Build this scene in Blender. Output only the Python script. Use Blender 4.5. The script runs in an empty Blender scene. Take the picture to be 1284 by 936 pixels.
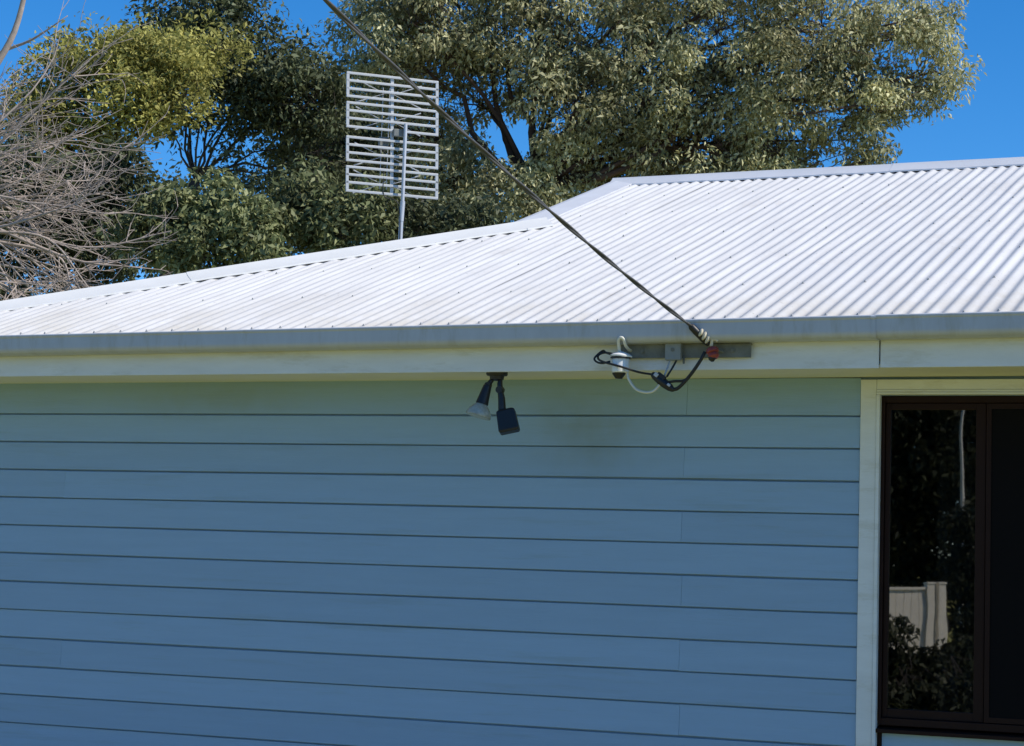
import bpy, bmesh, math, random
import numpy as np
from mathutils import Vector, Matrix

# ------------------------------------------------------------------ camera, sky, sun, exposure
S = bpy.context.scene
C = S.collection
FPX, W, H = 2599.5, 1284, 936
YAW, PIT, ROLL = 0.38687, 0.08649, 0.0296
CAM = Vector((0.0, -9.5734, 1.6))
FW = Vector((-math.sin(YAW) * math.cos(PIT), math.cos(YAW) * math.cos(PIT), math.sin(PIT)))
R0 = FW.cross(Vector((0, 0, 1))).normalized()
U0 = R0.cross(FW)
RT = R0 * math.cos(ROLL) + U0 * math.sin(ROLL)
UP = U0 * math.cos(ROLL) - R0 * math.sin(ROLL)
cam = bpy.data.objects.new('camera', bpy.data.cameras.new('camera'))
C.objects.link(cam)
cam.matrix_world = Matrix(((RT.x, UP.x, -FW.x, CAM.x), (RT.y, UP.y, -FW.y, CAM.y), (RT.z, UP.z, -FW.z, CAM.z), (0, 0, 0, 1)))
cam.data.sensor_width = 36.0
cam.data.sensor_fit = 'HORIZONTAL'
cam.data.lens = FPX / W * 36.0
cam.data.clip_end = 3000
S.camera = cam

SUN_EL, SUN_AZ = math.radians(45), math.radians(90)      # azimuth from +Y towards +X
LDIR = Vector((math.cos(SUN_EL) * math.sin(SUN_AZ), math.cos(SUN_EL) * math.cos(SUN_AZ), math.sin(SUN_EL)))
world = bpy.data.worlds.new('World')
S.world = world
world.use_nodes = True
wn = world.node_tree.nodes
bg = wn['Background']
sky = wn.new('ShaderNodeTexSky')
sky.sky_type = 'NISHITA'
sky.sun_disc = False
sky.sun_elevation = SUN_EL
sky.sun_rotation = SUN_AZ
sky.altitude = 2500
sky.air_density = 1.0
sky.dust_density = 0.0
sky.ozone_density = 6.0
hsv = wn.new('ShaderNodeHueSaturation')                  # clear deep blue of a phone camera, the same over the whole sky
hsv.inputs['Saturation'].default_value = 1.26
world.node_tree.links.new(sky.outputs[0], hsv.inputs['Color'])
world.node_tree.links.new(hsv.outputs[0], bg.inputs[0])
bg.inputs[1].default_value = 0.13
sl = bpy.data.lights.new('sun', 'SUN')
sl.energy = 3.9
sl.angle = math.radians(0.5)
sl.color = (1.0, 0.94, 0.84)
sun = bpy.data.objects.new('sun', sl)
C.objects.link(sun)
sun.rotation_euler = (-LDIR).to_track_quat('-Z', 'Y').to_euler()
sun.location = (10, 0, 15)
vs = S.view_settings
vs.view_transform = 'Standard'
vs.look = 'None'
vs.gamma = 1.0
vs.use_curve_mapping = False
vs.exposure = 0.35
S.render.engine = 'CYCLES'
S.cycles.use_denoising = True
S.cycles.max_bounces = 8
S.cycles.transparent_max_bounces = 12

rng = np.random.default_rng(7)
random.seed(7)


def at(x, y, depth):
    """world point that a photo pixel sees at that distance along the view"""
    return CAM + (FW + RT * ((x - W / 2) / FPX) - UP * ((y - H / 2) / FPX)) * depth


# ------------------------------------------------------------------ materials
def mat(name, col, rough=0.6, metal=0.0, var=0.0, vscale=4.0, bump=0.0, bscale=60.0, spec=0.5, stretch=(1, 1, 1),
        obj_var=0.0, dirt=None):
    m = bpy.data.materials.new(name)
    m.use_nodes = True
    nt = m.node_tree
    n, l = nt.nodes, nt.links
    b = n['Principled BSDF']
    b.inputs['Roughness'].default_value = rough
    b.inputs['Metallic'].default_value = metal
    b.inputs['Specular IOR Level'].default_value = spec
    b.inputs['Base Color'].default_value = (*col, 1)
    tc = n.new('ShaderNodeTexCoord')
    mp = n.new('ShaderNodeMapping')
    mp.inputs['Scale'].default_value = stretch
    l.new(tc.outputs['Object'], mp.inputs['Vector'])
    last = None
    if var or obj_var:
        no = n.new('ShaderNodeTexNoise')
        no.inputs['Scale'].default_value = vscale
        no.inputs['Detail'].default_value = 6
        no.inputs['Roughness'].default_value = 0.65
        l.new(mp.outputs[0], no.inputs['Vector'])
        mr = n.new('ShaderNodeMapRange')
        mr.inputs['From Min'].default_value = 0.25
        mr.inputs['From Max'].default_value = 0.75
        mr.inputs['To Min'].default_value = 1 - var
        mr.inputs['To Max'].default_value = 1 + var
        l.new(no.outputs['Fac'], mr.inputs['Value'])
        oi = n.new('ShaderNodeObjectInfo')
        mo = n.new('ShaderNodeMapRange')
        mo.inputs['To Min'].default_value = 1 - obj_var
        mo.inputs['To Max'].default_value = 1 + obj_var
        l.new(oi.outputs['Random'], mo.inputs['Value'])
        mu = n.new('ShaderNodeMath')
        mu.operation = 'MULTIPLY'
        l.new(mr.outputs[0], mu.inputs[0])
        l.new(mo.outputs[0], mu.inputs[1])
        vm = n.new('ShaderNodeVectorMath')
        vm.operation = 'SCALE'
        vm.inputs[0].default_value = col
        l.new(mu.outputs[0], vm.inputs['Scale'])
        last = vm.outputs[0]
    if dirt:                                             # (colour, scale, threshold, strength): stains with a shape of their own
        dc, ds, dt, dstr = dirt
        no2 = n.new('ShaderNodeTexNoise')
        no2.inputs['Scale'].default_value = ds
        no2.inputs['Detail'].default_value = 8
        no2.inputs['Roughness'].default_value = 0.7
        l.new(mp.outputs[0], no2.inputs['Vector'])
        mr2 = n.new('ShaderNodeMapRange')
        mr2.inputs['From Min'].default_value = dt
        mr2.inputs['From Max'].default_value = dt + 0.2
        mr2.inputs['To Max'].default_value = dstr
        l.new(no2.outputs['Fac'], mr2.inputs['Value'])
        mx = n.new('ShaderNodeMix')
        mx.data_type = 'RGBA'
        l.new(mr2.outputs[0], mx.inputs['Factor'])
        if last is not None:
            l.new(last, mx.inputs['A'])
        else:
            mx.inputs['A'].default_value = (*col, 1)
        mx.inputs['B'].default_value = (*dc, 1)
        last = mx.outputs['Result']
    if last is not None:
        l.new(last, b.inputs['Base Color'])
    if bump:
        nb = n.new('ShaderNodeTexNoise')
        nb.inputs['Scale'].default_value = bscale
        nb.inputs['Detail'].default_value = 5
        l.new(mp.outputs[0], nb.inputs['Vector'])
        bp = n.new('ShaderNodeBump')
        bp.inputs['Strength'].default_value = bump
        bp.inputs['Distance'].default_value = 0.01
        l.new(nb.outputs['Fac'], bp.inputs['Height'])
        l.new(bp.outputs[0], b.inputs['Normal'])
    return m


def leaf_mat(name, col, col2, transl=0.35, rough=0.5, spec=0.12):
    m = bpy.data.materials.new(name)
    m.use_nodes = True
    nt = m.node_tree
    n, l = nt.nodes, nt.links
    b = n['Principled BSDF']
    out = n['Material Output']
    ge = n.new('ShaderNodeNewGeometry')
    mx = n.new('ShaderNodeMix')
    mx.data_type = 'RGBA'
    mx.inputs['A'].default_value = (*col, 1)
    mx.inputs['B'].default_value = (*col2, 1)
    l.new(ge.outputs['Random Per Island'], mx.inputs['Factor'])
    tc = n.new('ShaderNodeTexCoord')
    no = n.new('ShaderNodeTexNoise')
    no.inputs['Scale'].default_value = 0.9
    no.inputs['Detail'].default_value = 3
    l.new(tc.outputs['Object'], no.inputs['Vector'])
    hs = n.new('ShaderNodeHueSaturation')
    mr = n.new('ShaderNodeMapRange')
    mr.inputs['From Min'].default_value = 0.3
    mr.inputs['From Max'].default_value = 0.7
    mr.inputs['To Min'].default_value = 0.5
    mr.inputs['To Max'].default_value = 1.45
    l.new(no.outputs['Fac'], mr.inputs['Value'])
    l.new(mr.outputs[0], hs.inputs['Value'])
    l.new(mx.outputs['Result'], hs.inputs['Color'])
    l.new(hs.outputs[0], b.inputs['Base Color'])
    b.inputs['Roughness'].default_value = rough
    b.inputs['Specular IOR Level'].default_value = spec
    tr = n.new('ShaderNodeBsdfTranslucent')
    sc_ = n.new('ShaderNodeVectorMath')                  # a leaf lets through less than it throws back
    sc_.operation = 'SCALE'
    sc_.inputs['Scale'].default_value = transl
    l.new(hs.outputs[0], sc_.inputs[0])
    l.new(sc_.outputs[0], tr.inputs['Color'])
    ms = n.new('ShaderNodeAddShader')
    l.new(b.outputs[0], ms.inputs[0])
    l.new(tr.outputs[0], ms.inputs[1])
    l.new(ms.outputs[0], out.inputs['Surface'])
    return m


M = {}
M['board'] = mat('blue_weatherboard_paint', (0.285, 0.435, 0.63), 0.55, var=0.05, vscale=3.0, bump=0.12, bscale=30, stretch=(0.6, 1, 9),
                 obj_var=0.05, dirt=((0.20, 0.27, 0.25), 1.6, 0.55, 0.4))
M['trim'] = mat('off_white_trim_paint', (0.73, 0.76, 0.80), 0.5, var=0.07, vscale=6, bump=0.1, bscale=40, stretch=(0.6, 1, 2.5),
                dirt=((0.40, 0.38, 0.28), 4.0, 0.54, 0.55))
M['gutter'] = mat('pale_grey_gutter_paint', (0.47, 0.495, 0.545), 0.45, var=0.08, vscale=4, stretch=(3.5, 1, .8),
                  dirt=((0.30, 0.28, 0.21), 3.0, 0.53, 0.5))
M['soffit'] = mat('cream_soffit_paint', (0.80, 0.78, 0.68), 0.6, var=0.05)
M['galv'] = mat('galvanised_steel', (0.52, 0.53, 0.55), 0.45, metal=0.35, var=0.1, vscale=8)
M['capgrey'] = mat('grey_flashing', (0.64, 0.65, 0.67), 0.5, metal=0.1, var=0.06, vscale=5)
M['capwhite'] = mat('white_capping', (0.66, 0.66, 0.64), 0.5, var=0.05, vscale=5, dirt=((0.5, 0.48, 0.42), 6, 0.6, 0.4))
M['screw'] = mat('weathered_screw', (0.42, 0.42, 0.42), 0.6)
M['strap'] = mat('weathered_dark_steel', (0.17, 0.18, 0.17), 0.6, metal=0.2, var=0.35, vscale=14, dirt=((.10, .075, .05), 9, .56, .6))
M['boxgrey'] = mat('grey_moulded_plastic', (0.25, 0.27, 0.28), 0.5, var=0.08, vscale=30)
M['black'] = mat('black_plastic', (0.012, 0.012, 0.014), 0.45)
M['wire'] = mat('aged_black_cable', (0.085, 0.082, 0.08), 0.6, var=0.2, vscale=40)
M['porcelain'] = mat('white_porcelain', (0.80, 0.80, 0.79), 0.2)
M['whitewire'] = mat('white_wire', (0.70, 0.68, 0.58), 0.5)
M['cream'] = mat('cream_plastic', (0.66, 0.60, 0.47), 0.5, var=0.15, vscale=60)
M['red'] = mat('dull_red_insulator', (0.30, 0.05, 0.035), 0.4, var=0.3, vscale=50)
M['brown'] = mat('dark_brown_window_frame', (0.022, 0.0105, 0.009), 0.55, var=0.1, vscale=8, spec=0.12)
M['alum'] = mat('antenna_aluminium', (0.49, 0.49, 0.48), 0.45, metal=0.3, var=0.08, vscale=20)
M['dark_room'] = mat('dim_interior_paint', (0.16, 0.14, 0.12), 0.8)
M['curtain'] = mat('grey_curtain', (0.25, 0.26, 0.26), 0.9, var=0.1)
M['screen'] = mat('black_fly_screen', (0.008, 0.0075, 0.0085), 0.9, spec=0.05)
M['fence'] = mat('white_fence_paint', (0.84, 0.77, 0.66), 0.6, var=0.08, vscale=5)
M['bark_dark'] = mat('dark_bark', (0.055, 0.042, 0.034), 0.9, var=0.35, vscale=6, bump=0.6, bscale=12)
M['bark_red'] = mat('reddish_bark', (0.075, 0.045, 0.032), 0.9, var=0.4, vscale=5, bump=0.6, bscale=12)
M['bark_pale'] = mat('pale_grey_bark', (0.38, 0.31, 0.26), 0.85, var=0.3, vscale=6, bump=0.4, bscale=15)
M['leaf_olive'] = leaf_mat('olive_grey_leaf', (0.11, 0.118, 0.05), (0.45, 0.425, 0.25), 0.48)
M['leaf_yellow'] = leaf_mat('yellow_green_leaf', (0.135, 0.14, 0.034), (0.36, 0.33, 0.10), 0.42)
M['leaf_dark'] = leaf_mat('dark_green_leaf', (0.032, 0.042, 0.020), (0.125, 0.14, 0.075), 0.25)
M['leaf_shade_toned'] = leaf_mat('shade_darkened_leaf', (0.016, 0.020, 0.011), (0.055, 0.060, 0.034), 0.2)  # leaf colour darkened to read as near-black shade in the window reflection
M['leaf_mid'] = leaf_mat('mid_green_leaf', (0.055, 0.075, 0.028), (0.23, 0.24, 0.115), 0.35)
M['lawn'] = mat('lawn_grass', (0.30, 0.285, 0.075), 0.9, var=0.35, vscale=1.2, bump=0.5, bscale=40, spec=0.2,
                dirt=((0.38, 0.31, 0.16), 0.6, 0.50, 0.6))


def roof_material():
    """weathered white paint: dull streaks down the ribs, cream grime gathered above the gutter, lichen specks"""
    m = mat('white_corrugated_roof_paint', (0.665, 0.655, 0.635), 0.5, var=0.05, vscale=1.6, obj_var=0.03,
            dirt=((0.50, 0.46, 0.40), 2.2, 0.56, 0.5), bump=0.06, bscale=25)
    nt = m.node_tree
    n, l = nt.nodes, nt.links
    b = n['Principled BSDF']
    base = b.inputs['Base Color'].links[0].from_socket
    tc = n.new('ShaderNodeTexCoord')
    mp = n.new('ShaderNodeMapping')
    mp.inputs['Scale'].default_value = (16, 0.7, 0.7)
    l.new(tc.outputs['Object'], mp.inputs['Vector'])
    no = n.new('ShaderNodeTexNoise')
    no.inputs['Scale'].default_value = 1.6
    no.inputs['Detail'].default_value = 5
    l.new(mp.outputs[0], no.inputs['Vector'])
    mr = n.new('ShaderNodeMapRange')
    mr.inputs['From Min'].default_value = 0.35
    mr.inputs['From Max'].default_value = 0.7
    mr.inputs['To Min'].default_value = 1.04
    mr.inputs['To Max'].default_value = 0.90
    l.new(no.outputs['Fac'], mr.inputs['Value'])
    sp = n.new('ShaderNodeTexNoise')
    sp.inputs['Scale'].default_value = 70
    sp.inputs['Detail'].default_value = 3
    l.new(tc.outputs['Object'], sp.inputs['Vector'])
    ms = n.new('ShaderNodeMapRange')
    ms.inputs['From Min'].default_value = 0.66
    ms.inputs['From Max'].default_value = 0.74
    ms.inputs['To Min'].default_value = 1.0
    ms.inputs['To Max'].default_value = 0.62
    l.new(sp.outputs['Fac'], ms.inputs['Value'])
    mu = n.new('ShaderNodeMath')
    mu.operation = 'MULTIPLY'
    l.new(mr.outputs[0], mu.inputs[0])
    l.new(ms.outputs[0], mu.inputs[1])
    sc_ = n.new('ShaderNodeVectorMath')
    sc_.operation = 'SCALE'
    l.new(base, sc_.inputs[0])
    l.new(mu.outputs[0], sc_.inputs['Scale'])
    # grime band above the gutter, broken up by noise
    xyz = n.new('ShaderNodeSeparateXYZ')
    l.new(tc.outputs['Object'], xyz.inputs[0])
    gy = n.new('ShaderNodeMapRange')
    gy.inputs['From Min'].default_value = -0.6
    gy.inputs['From Max'].default_value = 0.55
    gy.inputs['To Min'].default_value = 0.62
    gy.inputs['To Max'].default_value = 0.0
    l.new(xyz.outputs['Y'], gy.inputs['Value'])
    gn = n.new('ShaderNodeTexNoise')
    gn.inputs['Scale'].default_value = 2.4
    gn.inputs['Detail'].default_value = 8
    gn.inputs['Roughness'].default_value = 0.7
    l.new(tc.outputs['Object'], gn.inputs['Vector'])
    gm = n.new('ShaderNodeMapRange')
    gm.inputs['From Min'].default_value = 0.38
    gm.inputs['From Max'].default_value = 0.66
    l.new(gn.outputs['Fac'], gm.inputs['Value'])
    gg = n.new('ShaderNodeMath')
    gg.operation = 'MULTIPLY'
    l.new(gy.outputs[0], gg.inputs[0])
    l.new(gm.outputs[0], gg.inputs[1])
    mx = n.new('ShaderNodeMix')
    mx.data_type = 'RGBA'
    l.new(gg.outputs[0], mx.inputs['Factor'])
    l.new(sc_.outputs[0], mx.inputs['A'])
    mx.inputs['B'].default_value = (0.50, 0.45, 0.35, 1)
    l.new(mx.outputs['Result'], b.inputs['Base Color'])
    return m


M['roof'] = roof_material()


def green_patch(m, centre, size, col, amount):
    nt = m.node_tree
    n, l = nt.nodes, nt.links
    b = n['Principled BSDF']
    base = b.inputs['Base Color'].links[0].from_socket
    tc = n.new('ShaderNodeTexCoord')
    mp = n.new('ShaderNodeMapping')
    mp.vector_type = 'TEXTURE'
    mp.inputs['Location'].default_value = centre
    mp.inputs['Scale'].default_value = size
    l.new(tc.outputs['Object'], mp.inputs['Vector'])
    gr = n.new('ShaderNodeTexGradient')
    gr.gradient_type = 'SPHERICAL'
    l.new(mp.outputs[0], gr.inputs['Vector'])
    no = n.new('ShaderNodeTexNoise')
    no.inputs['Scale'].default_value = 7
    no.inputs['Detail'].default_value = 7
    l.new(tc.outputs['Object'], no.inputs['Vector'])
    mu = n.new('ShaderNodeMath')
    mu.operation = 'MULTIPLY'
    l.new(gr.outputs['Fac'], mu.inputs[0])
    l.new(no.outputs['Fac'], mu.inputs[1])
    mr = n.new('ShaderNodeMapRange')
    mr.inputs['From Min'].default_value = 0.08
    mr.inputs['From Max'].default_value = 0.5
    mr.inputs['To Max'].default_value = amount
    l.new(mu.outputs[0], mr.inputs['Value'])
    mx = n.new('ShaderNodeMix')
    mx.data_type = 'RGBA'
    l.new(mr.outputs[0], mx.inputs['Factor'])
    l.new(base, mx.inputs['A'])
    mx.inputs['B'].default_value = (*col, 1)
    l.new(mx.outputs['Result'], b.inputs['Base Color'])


green_patch(M['board'], (-3.45, 0, 2.20), (.50, .5, .34), (.21, .26, .21), 0.42)  # mildew stain right of the floodlight
green_patch(M['board'], (-5.6, 0, 2.36), (.9, .5, .16), (.23, .29, .24), 0.35)  # grey-green tint over part of the top boards, broken by noise


def glass_material():
    m = bpy.data.materials.new('reflective_tinted_glass')
    m.use_nodes = True
    nt = m.node_tree
    n, l = nt.nodes, nt.links
    for x in list(n):
        if x.type != 'OUTPUT_MATERIAL':
            n.remove(x)
    gl = n.new('ShaderNodeBsdfGlossy')
    gl.inputs['Roughness'].default_value = 0.012
    gl.inputs['Color'].default_value = (1, 0.97, 0.93, 1)
    tr = n.new('ShaderNodeBsdfTransparent')
    tr.inputs['Color'].default_value = (0.45, 0.46, 0.46, 1)
    tc = n.new('ShaderNodeTexCoord')
    no = n.new('ShaderNodeTexNoise')
    no.inputs['Scale'].default_value = 2.5
    l.new(tc.outputs['Object'], no.inputs['Vector'])
    bp = n.new('ShaderNodeBump')
    bp.inputs['Strength'].default_value = 0.03
    bp.inputs['Distance'].default_value = 0.01
    l.new(no.outputs['Fac'], bp.inputs['Height'])
    l.new(bp.outputs[0], gl.inputs['Normal'])
    mx = n.new('ShaderNodeMixShader')
    mx.inputs[0].default_value = 0.19
    l.new(tr.outputs[0], mx.inputs[1])
    l.new(gl.outputs[0], mx.inputs[2])
    l.new(mx.outputs[0], n['Material Output'].inputs['Surface'])
    return m


M['glass'] = glass_material()
M['bulb'] = mat('clear_lamp_glass', (0.62, 0.64, 0.58), 0.10, spec=0.8, var=0.3, vscale=35)
M['bulb'].node_tree.nodes['Principled BSDF'].inputs['Transmission Weight'].default_value = 0.5


# ------------------------------------------------------------------ mesh helpers
class MB:
    def __init__(s):
        s.v, s.f = [], []

    def add(s, vs_, fs):
        o = len(s.v)
        s.v += [tuple(p) for p in vs_]
        s.f += [tuple(i + o for i in q) for q in fs]
        return s

    def box(s, x0, x1, y0, y1, z0, z1, tilt=0.0):
        z = lambda x, zz: zz + tilt * (x - x0)
        vs_ = [(x, y, z(x, zz)) for x in (x0, x1) for y in (y0, y1) for zz in (z0, z1)]
        return s.add(vs_, [(0, 1, 3, 2), (4, 6, 7, 5), (0, 4, 5, 1), (2, 3, 7, 6), (0, 2, 6, 4), (1, 5, 7, 3)])

    def obox(s, c, ax, ay, az):
        """box from centre and three half-axis vectors"""
        c, ax, ay, az = Vector(c), Vector(ax), Vector(ay), Vector(az)
        vs_ = [c + ax * i + ay * j + az * k for i in (-1, 1) for j in (-1, 1) for k in (-1, 1)]
        return s.add(vs_, [(0, 1, 3, 2), (4, 6, 7, 5), (0, 4, 5, 1), (2, 3, 7, 6), (0, 2, 6, 4), (1, 5, 7, 3)])

    def tube(s, pts, rad, n=8, cap=True):
        pts = [Vector(p) for p in pts]
        if not hasattr(rad, '__len__'):
            rad = [rad] * len(pts)
        o = len(s.v)
        ref = None
        for i, p in enumerate(pts):
            t = (pts[min(i + 1, len(pts) - 1)] - pts[max(i - 1, 0)])
            t = t.normalized() if t.length > 1e-9 else Vector((0, 0, 1))
            if ref is None:
                ref = Vector((0, 0, 1)) if abs(t.z) < 0.9 else Vector((1, 0, 0))
            a = (ref - t * ref.dot(t)).normalized()
            ref = a
            b = t.cross(a)
            for k in range(n):
                w = 2 * math.pi * k / n
                s.v.append(tuple(p + (a * math.cos(w) + b * math.sin(w)) * rad[i]))
        for i in range(len(pts) - 1):
            for k in range(n):
                s.f.append((o + i * n + k, o + i * n + (k + 1) % n, o + (i + 1) * n + (k + 1) % n, o + (i + 1) * n + k))
        if cap:
            s.f.append(tuple(o + k for k in range(n))[::-1])
            s.f.append(tuple(o + (len(pts) - 1) * n + k for k in range(n)))
        return s

    def lathe(s, base, axis, prof, n=20):
        """prof: (distance along axis, radius)"""
        base, axis = Vector(base), Vector(axis).normalized()
        return s.tube([base + axis * d for d, _ in prof], [max(r_, 1e-4) for _, r_ in prof], n)

    def prism(s, prof, x0, x1, tilt=0.0, n=1):
        """closed (y,z) profile swept along x"""
        k = len(prof)
        o = len(s.v)
        for i in range(n + 1):
            x = x0 + (x1 - x0) * i / n
            for (y, z) in prof:
                s.v.append((x, y, z + tilt * (x + 4)))
        for i in range(n):
            for j in range(k):
                a, b = o + i * k + j, o + i * k + (j + 1) % k
                s.f.append((a, b, b + k, a + k))
        s.f.append(tuple(o + j for j in range(k))[::-1])
        s.f.append(tuple(o + n * k + j for j in range(k)))
        return s

    def build(s, name, m, parent=None, smooth=False, bevel=0.0, auto=None):
        me = bpy.data.meshes.new(name)
        me.from_pydata(s.v, [], s.f)
        me.validate()
        bm = bmesh.new()
        bm.from_mesh(me)
        bmesh.ops.recalc_face_normals(bm, faces=bm.faces)
        if bevel:
            ed = [e for e in bm.edges if len(e.link_faces) == 2 and e.calc_face_angle(0) > 0.6]
            bmesh.ops.bevel(bm, geom=ed, offset=bevel, segments=2, affect='EDGES', profile=0.5)
        if auto:
            for fc in bm.faces:
                fc.smooth = True
            for e in bm.edges:
                if len(e.link_faces) == 2 and e.calc_face_angle(0) > auto:
                    e.smooth = False
        bm.to_mesh(me)
        bm.free()
        if smooth:
            me.polygons.foreach_set('use_smooth', [True] * len(me.polygons))
        me.materials.append(m)
        o = bpy.data.objects.new(name, me)
        C.objects.link(o)
        if parent:
            o.parent = parent
            o.matrix_parent_inverse = Matrix.Translation(parent.matrix_basis.translation).inverted() if parent.type == 'EMPTY' else Matrix()
        return o


def thing(name, label, cat, loc=(0, 0, 0), group=None):
    o = bpy.data.objects.new(name, None)
    o.empty_display_size = 0.2
    C.objects.link(o)
    o.location = loc
    o['label'] = label
    o['category'] = cat
    if group:
        o['group'] = group
    return o


def tag(o, label=None, cat=None, group=None, kind=None):
    for k, v in (('label', label), ('category', cat), ('group', group), ('kind', kind)):
        if v:
            o[k] = v
    return o


def smooth_curve(pts, n=24):
    """Catmull-Rom through points"""
    P = [Vector(p) for p in pts]
    P = [P[0] * 2 - P[1]] + P + [P[-1] * 2 - P[-2]]
    out = []
    seg = len(P) - 3
    for i in range(seg):
        a, b, c, d = P[i:i + 4]
        m = max(2, n // seg)
        for j in range(m):
            t = j / m
            out.append(0.5 * ((2 * b) + (c - a) * t + (2 * a - 5 * b + 4 * c - d) * t * t + (3 * b - a - 3 * c + d) * t ** 3))
    out.append(P[-2])
    return out


# ------------------------------------------------------------------ ground
g = MB()
N = 40
xs = np.linspace(-1, 1, N + 1)
xs = np.sign(xs) * (np.abs(xs) ** 3) * 900
for y in xs:
    for x in xs:
        g.v.append((x, y, 0.03 * math.sin(x * 0.21) * math.cos(y * 0.17) if abs(x) < 60 and abs(y) < 60 else 0.0))
for j in range(N):
    for i in range(N):
        a = j * (N + 1) + i
        g.f.append((a, a + 1, a + N + 2, a + N + 1))
lawn = g.build('lawn', M['lawn'], smooth=True)
tag(lawn, kind='structure')

# ------------------------------------------------------------------ the house
ZE, TP, TL, OV = 2.6687, 0.32187, 0.00752, 0.6427      # eave height, roof slope, fall along the eave, lip of the gutter
roof_z = lambda x, y: ZE + TP * (y + OV) + TL * (x + 4)
HIP = 7.30                                              # hip: y = x + HIP
XL, XR = -7.40, 6.2                                     # wall ends
YR = 4.45                                               # ridge
YB = 2 * YR                                             # rear wall
XV = -4.95                                              # verge of the small gable above the hip
house = thing('weatherboard_house', 'blue weatherboard house with white corrugated iron roof and brown framed window', 'house', (0, 0, 0))
ZT = 2.463                                              # top of the wall
WX0, WX1, WZ0, WZ1 = -2.039, -0.30, 0.30, 2.378         # window opening
sof_z = lambda x: 2.454 + 0.0030 * (x + 6.6)

# wall carcass with the opening left out, rear and end walls, floor
w = MB()
y0, y1 = 0.003, 0.10
w.box(XL + .002, WX0 - .002, y0, y1, 0.0, ZT + .06)
w.box(WX1 + .002, XR - .002, y0, y1, 0.0, ZT + .06)
w.box(WX0 - .002, WX1 + .002, y0, y1, WZ1 + .002, ZT + .06)
w.box(WX0 - .002, WX1 + .002, y0, y1, 0.0, WZ0)
w.box(XL, XL + .1, 0.0, YB, 0.0, ZT + .06)
w.box(XR - .1, XR, 0.0, YB, 0.0, ZT + .06)
w.box(XL + .1, XR - .1, YB - .1, YB, 0.0, ZT + .06)
w.box(XL + .1, XR - .1, .1, YB - .1, 0.30, 0.38)
w.box(XL + .1, XR - .1, .1, YB - .1, 2.46, 2.49)
w.box(-4.2, -4.1, .1, 3.8, 0.38, 2.46)
w.box(-4.2, 2.0, 3.7, 3.8, 0.38, 2.46)
wall = w.build('wall', M['board'], house)
wall['label'] = 'blue painted lapped weatherboard wall'

# weatherboards: each one a tapered board with a square lower edge over the next
S_B, Z_B = 0.15286, 2.287


def weatherboard(k, x0, x1):
    zb = Z_B - k * S_B
    zt = zb + S_B - 0.0075 if k > 0 else ZT
    j = random.uniform(-.0008, .0008)
    dz0, dz1 = random.uniform(-.0012, .0012), random.uniform(-.0012, .0012)
    p = [(-0.0255 + j, zb + .0015), (-0.0240 + j, zb), (-0.001, zb + .003), (-0.001, zt - .001), (-0.0145, zt), (-0.0160, zt - .0015)]
    m = MB()
    m.prism(p, x0, x1, n=6)
    # hand-nailed boards are never dead straight
    kk = len(p)
    for i in range(7):
        t = i / 6
        wob = dz0 * (1 - t) + dz1 * t + 0.0009 * math.sin(t * 7 + k * 1.7 + x0)
        for q in range(kk):
            a = m.v[i * kk + q]
            m.v[i * kk + q] = (a[0], a[1] + wob * .4, a[2] + wob)
    b = m.build('weatherboard', M['board'], wall, bevel=0)
    return b


JE = [-2.976, -2.985, -2.99, -2.983, -2.987, -2.98, -2.985, -2.98]
JO = [-7.2, -6.50, -7.1, -7.2, -6.47, -7.15, -7.1, -7.2]
CX0 = -2.128                                             # left edge of the window casing
for k in range(0, 15):
    if Z_B - k * S_B < 0.12:
        break
    gap = 0.0006
    j = JE[k // 2] if k % 2 == 0 else JO[k // 2]
    weatherboard(k, XL - .02, j - gap)
    weatherboard(k, j + gap, CX0 - .003)
    if k > 0:
        weatherboard(k, WX1 + .095, 2.4)
        weatherboard(k, 2.4 + gap, XR + .02)

# soffit, fascia, gutter
m = MB()
m.box(XL - .62, XR + .6, -0.545 + .03, 0.0, 2.452, 2.462)
for i, v in enumerate(m.v):
    m.v[i] = (v[0], v[1], v[2] + .0032 * (v[0] + 6.6))
soffit = m.build('soffit', M['soffit'], house)
m = MB()                                                 # scotia mould between wall and soffit
FB = lambda x: 2.4435 + 0.0034 * (x + 6.6)               # lower edge of the fascia
for (xa, xb, dy, dz, nm) in ((-8.0, -1.940, 0.0, 0.0, 'left'), (-1.934, XR + .6, 0.006, 0.003, 'right')):
    m = MB()
    yy0, yy1 = -0.528 + dy, -0.504 + dy
    vs_ = []
    for x in (xa, xb):
        for (y, z) in ((yy0, FB(x) + dz), (yy1, FB(x) + dz), (yy1, FB(x) + .205), (yy0, FB(x) + .205)):
            vs_.append((x, y, z))
    m.add(vs_, [(0, 1, 2, 3), (4, 7, 6, 5), (0, 4, 5, 1), (1, 5, 6, 2), (2, 6, 7, 3), (3, 7, 4, 0)])
    f_ = m.build('fascia', M['trim'], house, bevel=.002)

# gutter, a closed strip profile with rolled lip, plain face and curved belly
GZ = ZE - 0.002


def arc(cy, cz, r, a0, a1, n):
    return [(cy + r * math.cos(math.radians(a0 + (a1 - a0) * i / n)), cz + r * math.sin(math.radians(a0 + (a1 - a0) * i / n))) for i in range(n + 1)]


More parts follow.
